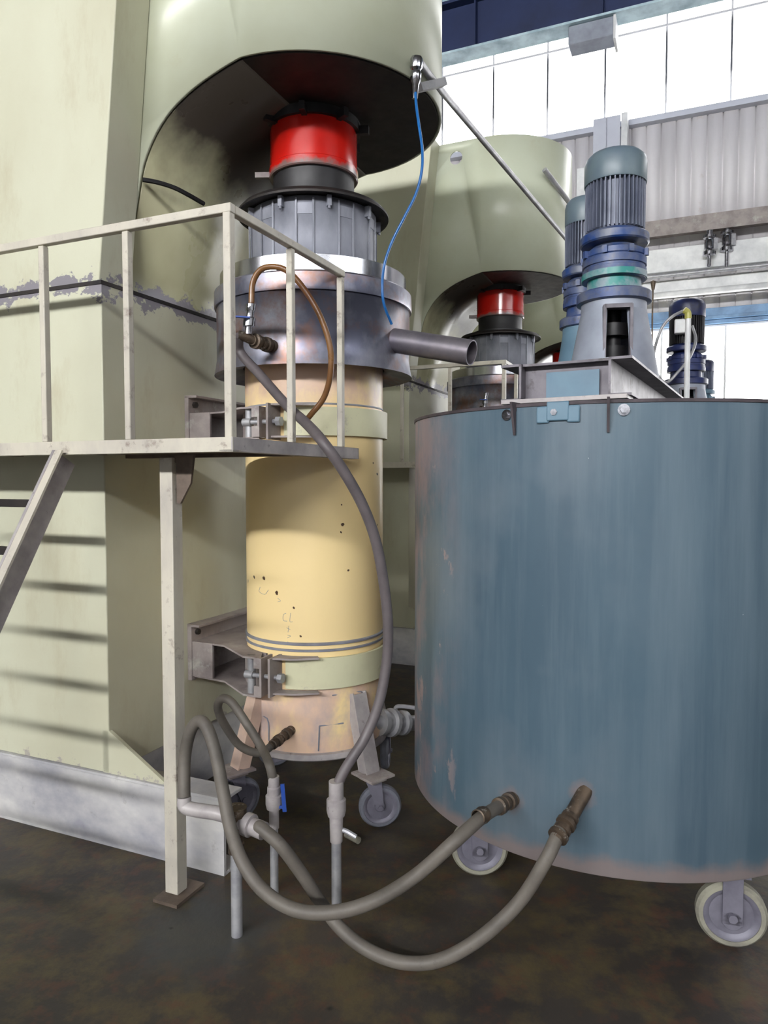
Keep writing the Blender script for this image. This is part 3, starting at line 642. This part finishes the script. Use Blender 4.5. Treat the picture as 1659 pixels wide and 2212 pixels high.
for q in (-.135, .142):
    base = T+bs_*q+bd*near
    d = Vector(((base-T).x, (base-T).y, 0)).normalized(); rim = T+d*(TR+.004)
    bm = nb(); prism(bm, [(-.03, BZ0-.01), (.028, BZ0-.01), (.004, BZ0-.115), (.0, BZ0-.115), (.0, TZ1-.02), (-.03, TZ1+.006)], -.004, .004, lambda a, b, c, r=rim, d=d: tuple(r+d*a+Vector((-d.y, d.x, 0))*c+Vector((0,0,b))))
    tk.part('rim_gusset', bm, M['rimrust'])
for q in (-.165, -.01, .185):
    base = T+bs_*q+bd*near; d = (base-T); d.z = 0; d.normalize(); p = T+d*(TR+.001)+Vector((0,0,TZ1-.028))
    bm = nb(); bolt(bm, p, d, .011, .014); cyl(bm, p, p+d*.004, .018, seg=16); tk.part('rim_bolt', bm, M['chrome'])
base = T+bs_*0+bd*near; d = (base-T); d.z = 0; d.normalize(); s = Vector((-d.y, d.x, 0))
bm = nb(); obox(bm, T+d*(TR+.006)+Vector((0,0,TZ1-.025)), s, d, (0,0,1), .035, .005, .030)
for q in (-1, 1): obox(bm, T+d*(TR+.004)+s*(q*.048)+Vector((0,0,TZ1-.035)), s, d, (0,0,1), .02, .004, .026)
tk.part('rim_clip', bm, M['bluegrey'], bevel=.006)
# mixer shaft and paddle inside
bm = nb(); cyl(bm, T+Vector((0,0,.45)), T+Vector((0,0,BZ1+.02)), .025); obox(bm, T+Vector((0,0,.5)), (1,0,0), (0,1,0), (0,0,1), .35, .01, .05); tk.part('agitator', bm, M['castgrey'])
# casters under the tank
for (px_, py_), wa in (((1.117, 2.250), (-.28, -.96, 0)), ((.362, 2.665), (-.05, -1, 0)), ((.56, 3.52), (.5, -.8, 0)), ((1.5, 3.4), (.7, -.7, 0))):
    wa = Vector(wa).normalized(); pc = Vector((px_, py_, 0)); R = .107; off = Vector((-wa.y, wa.x, 0))
    b1, b2 = nb(), nb(); caster_wheel(b1, b2, pc+Vector((0,0,R)), wa, R, .045)
    wt = tk.part('wheel_tyre', b1, M['tyre'], label='pale caster tyre'); tk.part('wheel_hub', b2, M['caster'], wt)
    bm = nb()
    for q in (-1, 1):
        obox(bm, pc+wa*(q*.029)+Vector((0,0,.165)), off, wa, (0,0,1), .030, .003, .083)
        lathe(bm, [(0,0),(.030,0),(.030,.006),(0,.006)], pc+wa*(q*.026)+Vector((0,0,R-.012)), wa, 24)
    obox(bm, pc+Vector((0,0,.247)), off, wa, (0,0,1), .05, .045, .004)
    cyl(bm, pc-wa*.045+Vector((0,0,R)), pc+wa*.045+Vector((0,0,R)), .014, seg=12)
    tk.part('caster_fork', bm, M['caster'], wt, bevel=.001)
# outlets on the tank
tA = tank_hit(1108, 1726); tB = tank_hit(1260, 1716)
a1 = at(1040, 1762, tA.y-.16); dA = (a1-tA).normalized()
nA = tk.part('outlet_nipple', fitting_bm(tA-dA*.015, dA, .125, .024, 4), M['fitting'])
b1 = at(1228, 1772, tB.y-.045); dB = (b1-tB).normalized()
bm = nb(); cyl(bm, tB-dB*.02, b1, .023); cyl(bm, b1-dB*.012, b1+dB*.004, .026)
nB = tk.part('outlet_nipple', bm, M['fitting'])

def clone_tank(label, loc):
    c = dup(tk.e, label, loc); return c
T2 = Vector((2.43, 5.82, 0)); T3 = Vector((3.76, 8.55, 0))
tk2 = clone_tank('second blue-grey mixing tank, hidden behind the large one, carrying the dark blue motor', T2)
tk3 = clone_tank('farthest blue-grey mixing tank behind, carrying the small distant motor', T3)

# ============================================================ GEAR MOTORS
def gear_motor(name, label, base, zb, ms, sc=1.0, window=True, group='gear motors on the mixing tanks', standname='stand', rs=1.0):
    m_cap, m_fin, m_gear, m_neck, m_stand = ms
    t = Thing(name, label, 'motor', (base.x, base.y, zb), False, group); o = (base.x, base.y, zb)
    H = .33   # stand height
    KN = ((0,0),(.04,.045),(.13,.095),(.165,.145),(.24,.205),(.305,.235),(.35,.285),(.58,.475),(.72,.61))
    def mz(z):
        q = z-H
        if q <= 0: return z
        for (a, c), (a2, c2) in zip(KN, KN[1:]):
            if q <= a2: return H+c+(c2-c)*(q-a)/(a2-a)
        return H+q
    F = lambda L: [(r*sc*rs, mz(z)*sc) for r, z in L]
    n = 48; bm = nb()
    # stand: tapering shell with an opening towards the viewer
    toc = math.atan2(-base.y, -base.x)+.12; gap = .30
    for z0, z1 in ((0, .02), (.10, .27), (.29, H)):
        pass
    def shell(z0, z1, a0, a1, seg=40):
        rr = lambda z: .185-(.185-.128)*min(1, z/.30)
        lathe(bm, F([(rr(z0), z0), (rr(z1), z1), (rr(z1)-.010, z1), (rr(z0)-.010, z0), (rr(z0), z0)]), o, (0,0,1), seg, a0, a1)
    if window:
        shell(.0, .095, 0, 2*PI, 64); shell(.295, H, 0, 2*PI, 64); shell(.095, .295, toc+gap, toc+2*PI-gap, 56)
    else: shell(.0, .30, 0, 2*PI, 64); shell(.3, H, 0, 2*PI, 64)
    st = t.part(standname, bm, m_stand)
    if window:
        bm = nb(); e = Vector((math.cos(toc), math.sin(toc), 0)); f = Vector((-e.y, e.x, 0))
        c0 = Vector(o)
        for q in (-1, 1): obox(bm, c0+e*(.132*sc)+f*(q*.050*sc)+Vector((0,0,.195*sc)), e, f, (0,0,1), .02*sc, .006*sc, .105*sc)
        obox(bm, c0+e*(.132*sc)+Vector((0,0,.295*sc)), e, f, (0,0,1), .02*sc, .052*sc, .008*sc)
        t.part('window_frame', bm, M['bridge'], st)
        bm = nb(); cyl(bm, c0+Vector((0,0,.0)), c0+Vector((0,0,H*sc)), .03*sc); cyl(bm, c0+Vector((0,0,.10*sc)), c0+Vector((0,0,.16*sc)), .055*sc); cyl(bm, c0+Vector((0,0,.2*sc)), c0+Vector((0,0,.25*sc)), .06*sc); t.part('coupling', bm, M['black'], st)
    z = H
    bm = nb(); lathe(bm, F([(0,z),(.128,z),(.146,z+.004),(.146,z+.035),(.14,z+.04),(0,z+.04)]), o, seg=64); t.part('mounting_flange', bm, m_gear)
    bm = nb(); lathe(bm, F([(.118,z+.04),(.108,z+.055),(.104,z+.13)]), o, seg=64); t.part('gearbox_neck', bm, m_neck)
    bm = nb(); lathe(bm, F([(.10,z+.13),(.122,z+.13),(.125,z+.135),(.125,z+.158),(.119,z+.16),(.119,z+.167),(.125,z+.169),(.125,z+.205),(.118,z+.21),(.122,z+.214),(.122,z+.24),(.112,z+.245),(.085,z+.30),(.085,z+.31)]), o, seg=64)
    for i in range(8):
        a = i*PI/4+.2; d = Vector((math.cos(a), math.sin(a), 0))
        for zz in (.225,): obox(bm, Vector(o)+d*(.122*sc*rs)+Vector((0,0,mz(z+zz)*sc)), d, (-d.y, d.x, 0), (0,0,1), .012*sc, .010*sc, .014*sc)
    gb = t.part('gearbox', bm, m_gear)
    bm = nb(); lathe(bm, F([(.09,z+.13),(.1275,z+.131),(.1275,z+.148),(.09,z+.15)]), o, seg=64); t.part('green_ring', bm, m_neck, gb)
    bm = nb(); lathe(bm, F([(.08,z+.305),(.128,z+.305),(.134,z+.31),(.134,z+.335),(.128,z+.34),(.105,z+.352),(0,z+.352)]), o, seg=64); t.part('motor_flange', bm, m_gear)
    z2 = z+.345
    bm = nb(); lathe(bm, F([(.098,z2),(.098,z2+.25)]), o, seg=48)
    for i in range(40):
        a = 2*PI*i/40; d = Vector((math.cos(a), math.sin(a), 0))
        obox(bm, Vector(o)+d*(.106*sc*rs)+Vector((0,0,(mz(z2+.01)+mz(z2+.24))/2*sc)), d, (-d.y, d.x, 0), (0,0,1), .011*sc, .0025*sc*rs, (mz(z2+.24)-mz(z2+.01))/2*sc)
    t.part('finned_housing', bm, m_fin)
    z3 = z2+.235
    bm = nb(); lathe(bm, F([(.100,z3),(.120,z3),(.1215,z3+.005),(.1215,z3+.085),(.116,z3+.105),(.100,z3+.122),(.07,z3+.132),(0,z3+.134)]), o, seg=64); t.part('fan_cover', bm, m_cap)
    return t
SB = BZ1
g1 = gear_motor('gear_motor', 'tall grey-blue finned gear motor with teal neck on its stand over the large tank', Vector((TC[0]+.0, TC[1], 0)), SB, (M['motor'], M['motorfin'], M['blue'], M['teal'], M['stand']), 1.0)
gb2 = at(1266, 500, 3.42)
g2 = gear_motor('gear_motor', 'slimmer faded blue gear motor partly hidden behind the tall grey-blue one', Vector((gb2.x, gb2.y, 0)), SB, (M['motor'], M['motorfin'], M['blue'], M['blue'], M['bluegrey']), 1.0, window=False, rs=.8)
g3 = gear_motor('gear_motor', 'dark blue gear motor against the lower window, behind the cable post', T2, SB, (M['darkblue'], M['black'], M['darkblue'], M['darkblue'], M['stand']), 1.13)
g4 = gear_motor('gear_motor', 'smallest, most distant blue motor just right of the dark blue one', T3, SB, (M['darkblue'], M['motorfin'], M['bluegrey'], M['bluegrey'], M['stand']), 1.1)
bm = nb(); d = Vector((-T2.x, -T2.y, 0)).normalized(); s = Vector((-d.y, d.x, 0))
obox(bm, T2+d*.15-s*.035+Vector((0,0,zat(703, 5.65))), d, s, (0,0,1), .04, .055, .055); link('terminal_box', bm, M['white'], g3.e, (T2.x, T2.y, SB), bevel=.01)

# ============================================================ PIPES, HOSES
def P(L): return [at(*q) for q in L]
def floor_pt(px, py): d = ray(px, py); return Vector((0,0,CAMZ))+d*(-CAMZ/d.z)
def standpipe(label, px, py, ztop, r=.0185, lean=0):
    b = floor_pt(px, py); t = Thing('stand_pipe', label, 'pipe', b, False, 'galvanised stand pipes rising from the floor')
    bm = nb(); cyl(bm, b, b+Vector((lean, 0, ztop)), r, seg=20); t.part('riser', bm, M['galv']); return t, b+Vector((lean, 0, ztop))
s1, q1 = standpipe('short galvanised stand pipe nearest the viewer, right of the platform leg', 512, 2020, .40)
bm = nb(); lathe(bm, [(0,-.12),(.026,-.12),(.026,-.09),(.021,-.088),(.03,-.05),(.03,.0),(.036,.003),(.036,.03),(0,.03)], q1, (0,0,1), 18); s1.part('union', bm, M['fitting'])
qL = at(402, 1746, q1.y+.05); qR = at(560, 1792, q1.y-.04)
bm = nb(); tube(bm, [at(398,1722,q1.y+.06), at(400,1742,q1.y+.055), at(425,1750,q1.y+.04), at(470,1757,q1.y+.01), at(512,1772,q1.y)], .023, 16); s1.part('left_branch', bm, M['stair'])
dR = (qR-at(512,1772,q1.y)).normalized()
bm = nb(); lathe(bm, [(0,0),(.026,0),(.026,.03),(.037,.032),(.037,.055),(.028,.058),(.028,.105),(0,.105)], at(514,1772,q1.y), dR, 20); s1.part('branch_coupling', bm, M['stair'])
s2, q2 = standpipe('thin galvanised stand pipe with a blue lever valve, rearmost beneath the vessel', 593, 1928, .25, .015)
bm = nb(); lathe(bm, [(0,0),(.018,0),(.018,.07),(.026,.072),(.03,.09),(.03,.12),(.024,.125),(.024,.15),(.02,.155),(.02,.19),(0,.19)], q2+Vector((0,0,-.01)), (0,0,1), 18); s2.part('ball_valve', bm, M['stair'])
bm = nb(); beam(bm, q2+Vector((.042,-.02,.06)), q2+Vector((.034,-.02,.16)), .008, .014, (1,0,0)); beam(bm, q2+Vector((.0,-.01,.075)), q2+Vector((.042,-.02,.075)), .008, .01); s2.part('lever', bm, M['bluelever'], label='blue lever')
s3, q3 = standpipe('galvanised stand pipe feeding the long hose, rightmost of the stand pipes', 727, 1955, .29, .0175)
bm = nb(); lathe(bm, [(0,-.06),(.022,-.06),(.024,.03),(.03,.032),(.034,.05),(.034,.09),(.026,.095),(.026,.155),(0,.155)], q3, (0,0,1), 18); s3.part('ball_valve', bm, M['stair'])
bm = nb(); tube(bm, [q3+Vector((0,0,-.02)), q3+Vector((.03,-.0,-.022)), q3+Vector((.07,-.01,-.04))], .009, 8); s3.part('lever', bm, M['galv'])

def hose(label, pts, r, m, name='hose', clamps=(), cm='fitting', cr=1.2):
    o = pts[0]; t = Thing(name, label, 'hose', pts[0])
    bm = nb(); tube(bm, pts, r, 18, 10); t.part('hose_body', bm, m)
    for p, d in clamps:
        d = Vector(d).normalized(); bm = nb(); lathe(bm, [(r*1.02,-.02),(r*cr,-.018),(r*cr*1.08,-.004),(r*cr,.0),(r*cr,.022),(r*1.02,.024)], p, d, 18); t.part('hose_clamp', bm, M[cm])
    return t
yb = q1.y
ptsA = [tA+dA*.10]+P([(1040,1766,tA.y-.165),(985,1815,tA.y-.24),(900,1890,2.10),(810,1945,2.06),(725,1970,2.06),(640,1966,2.08),(570,1925,2.13),(524,1862,2.18),(498,1790,2.22),(482,1710,2.26),(465,1625,2.30),(447,1572,2.33),(430,1558,2.36),(411,1580,2.38),(399,1640,2.39)])+[at(398,1722,yb+.06)]
hA = hose('thick grey hose looping from the left tank outlet up beside the platform leg', ptsA, .0205, M['hose'], clamps=[(a1+dA*.0, dA)])
c0 = at(1215, 1790, tB.y-.085)
ptsB = [at(514,1772,q1.y)+dR*.09]+P([(562,1788,yb-.05),(605,1825,2.22),(650,1885,2.24),(690,1945,2.25),(735,2005,2.22),(795,2052,2.17),(870,2079,2.13),(950,2074,2.11),(1035,2028,2.10),(1120,1950,2.10),(1178,1860,tB.y-.13),(1205,1805,tB.y-.10)])+[at(1228,1772,tB.y-.05)]
hB = hose('thick grey hose sagging near the floor to the right tank outlet', ptsB, .0205, M['hose'], clamps=[])
bm = fitting_bm(at(1234,1762,tB.y-.045), at(1200,1815,tB.y-.11)-at(1234,1762,tB.y-.045), .10, .027, 4); link('hose_coupling', bm, M['fitting'], hB.e, hB.org)
ptsC = [n2+Vector((-.0,0,0)), ]+P([(520,762,2.86),(560,808,2.80),(620,876,2.68),(665,918,2.50),(700,958,2.36),(745,1022,2.38),(785,1095,2.42),(812,1170,2.46),(829,1260,2.50),(838,1350,2.53),(835,1430,2.55),(818,1520,2.54),(790,1590,2.52),(764,1632,2.495)])+[at(742, 1668, 2.475), q3+Vector((0,0,.13))]
hC = hose('long grey hose hanging from the pan over the platform edge down to the floor', ptsC, .0185, M['hosegrey'])
ptsD = [h1-dh*.03]+P([(562,1626,h1.y-.03),(520,1612,h1.y-.06),(488,1570,h1.y-.1),(471,1532,h1.y-.14),(478,1510,h1.y-.17),(500,1517,h1.y-.2),(535,1567,h1.y-.23),(565,1615,h1.y-.26)])+[at(583, 1655, q2.y+.01), q2+Vector((0,0,.15))]
hD = hose('short looping grey hose between the vessel drain and the blue lever valve', ptsD, .0165, M['hose'])
ptsE = P([(543,655,n1.y-.02),(546,612,n1.y-.02),(562,584,n1.y-.03),(588,576,n1.y-.05),(620,585,n1.y-.06),(655,622,n1.y-.06),(690,680,n1.y-.06),(712,745,n1.y-.06),(714,805,n1.y-.05),(700,858,n1.y-.02),(672,895,n1.y+.0),(655,915,n1.y+.04)])
hE = hose('glossy amber-brown hose arching in front of the aluminium pan', ptsE, .0115, M['brownhose'])
f0 = at(897, 190, 2.96)
ptsF = P([(897,190,2.96),(899,225,2.93),(905,270,2.90),(912,322,2.88),(911,370,2.87),(898,420,2.87),(872,472,2.87),(848,520,2.88),(832,565,2.88),(826,610,2.89),(829,655,2.90),(846,700,2.95)])
hF = hose('thin bright blue air hose dangling from the frame nose', ptsF, .0056, M['bluehose'], 'air_hose')
# air pipe with valve along the heads
ap = Thing('air_pipe', 'slim steel air pipe running back from the valve on the nearest frame nose', 'pipe', at(907, 135, 2.95))
z0 = at(907, 135, 2.95); zz = at(1262, 562, 5.55)
bm = nb(); tube(bm, [z0, at(945, 185, 3.15), at(1030, 288, 3.75), zz], .015, 14, 6); ap.part('pipe_run', bm, M['galv'])
bm = nb(); lathe(bm, [(0,0),(.02,0),(.026,.01),(.026,.04),(.018,.05),(.022,.06),(.022,.09),(.016,.10),(.012,.15),(0,.15)], at(900, 122, 2.93), at(897,190,2.955)-at(900,122,2.93), 14); ap.part('hose_tail', bm, M['chrome'])
bm = nb(); beam(bm, at(905, 190, 3.02), at(958, 178, 3.12), .035, .03); ap.part('pipe_clip', bm, M['galv'])
bm = nb(); tube(bm, [at(1176, 366, 5.62), at(1245, 458, 5.9)], .02, 12, 0); single('air_pipe', 'short thick diagonal pipe just left of the motors, above the slim one', 'pipe', bm, M['galv'], at(1180, 372, 5.8))
bm = nb(); tube(bm, P([(308,388,3.02),(340,394,3.04),(375,405,3.08),(405,420,3.12),(440,440,3.2)]), .010, 8); single('cable', 'dark cable sagging inside the arch of the nearest frame', 'cable', bm, M['black'], at(375,405,3.08))
# cable post by the dark blue motor
cp = at(1483, 860, 4.9); cb = Vector((cp.x, cp.y, 0)); zt = zat(682, 4.9)
cpst = Thing('cable_post', 'thin white cable post with yellow elbow in front of the dark blue motor', 'post', cb)
bm = nb(); cyl(bm, cb, cb+Vector((0,0,zt)), .018, seg=16); cpst.part('tube', bm, M['white'])
bm = nb(); tube(bm, [cb+Vector((0,0,zt-.02)), cb+Vector((-.004,0,zt+.02)), cb+Vector((-.03,0,zt+.04))], .022, 10); cpst.part('elbow', bm, M['yellowtape'], label='yellow elbow')
bm = nb(); tube(bm, P([(1475,672,4.9),(1452,684,4.9),(1432,705,4.92),(1418,740,4.95),(1412,775,5.0),(1420,808,5.05),(1440,826,5.1),(1466,802,5.1),(1490,772,5.1),(1503,735,5.15),(1496,705,5.3)]), .010, 8); cpst.part('cable', bm, M['galv'])
# hook line and valves on the far wall
hk = at(1410, 612, 9.5); 
bm = nb(); tube(bm, [at(1411, 606, 10.6), at(1409, 690, 10.6), at(1409, 752, 10.6)], .012, 8, 3); lathe(bm, [(0,0),(.04,0),(.02,.12),(0,.12)], at(1411, 608, 10.6), (0,0,-1), 10); tube(bm, [at(1409,748,10.6), at(1413,755,10.6), at(1409,762,10.6), at(1404,757,10.6)], .02, 8, 3)
single('hook_line', 'thin hanging line with small hook right of the tall grey-blue motor', 'hook', bm, M['fitting'], at(1410, 690, 10.6))
for x, y0, lb in ((1533, 512, 'left one of two chrome drain valves hanging from the far wall rail'), (1571, 503, 'right one of two chrome drain valves hanging from the far wall rail')):
    v = Thing('drain_valve', lb, 'valve', at(x, y0-14, 10.6), False, 'valves on the wall rail')
    a = at(x, y0-14, 10.6); kx = .0068
    bm = nb(); lathe(bm, [(0,0),(7*kx,0),(7*kx,10*kx),(13*kx,11*kx),(13*kx,16*kx),(8*kx,18*kx),(10*kx,26*kx),(10*kx,38*kx),(7*kx,40*kx),(13*kx,45*kx),(13*kx,52*kx),(4*kx,54*kx),(4*kx,(75 if x < 1550 else 88)*kx),(0,(75 if x < 1550 else 88)*kx)], a, (0,0,-1), 16); v.part('valve_body', bm, M['chrome'])
    bm = nb(); obox(bm, a+Vector((.07,-.05,-.2)), (1,0,0), (0,1,0), (0,0,1), .03, .01, .08); v.part('lever', bm, M['galv'])
# loose pipe offcut on the floor beneath the vessel, and a brace rod behind
bm = nb(); fp0 = floor_pt(748, 1812)+Vector((0,0,.02)); fp1 = floor_pt(775, 1826)+Vector((0,0,.02)); cyl(bm, fp0, fp1, .014, seg=12); single('pipe_offcut', 'short pale pipe offcut lying on the floor by the vessel caster', 'pipe', bm, M['tyre'], fp0)
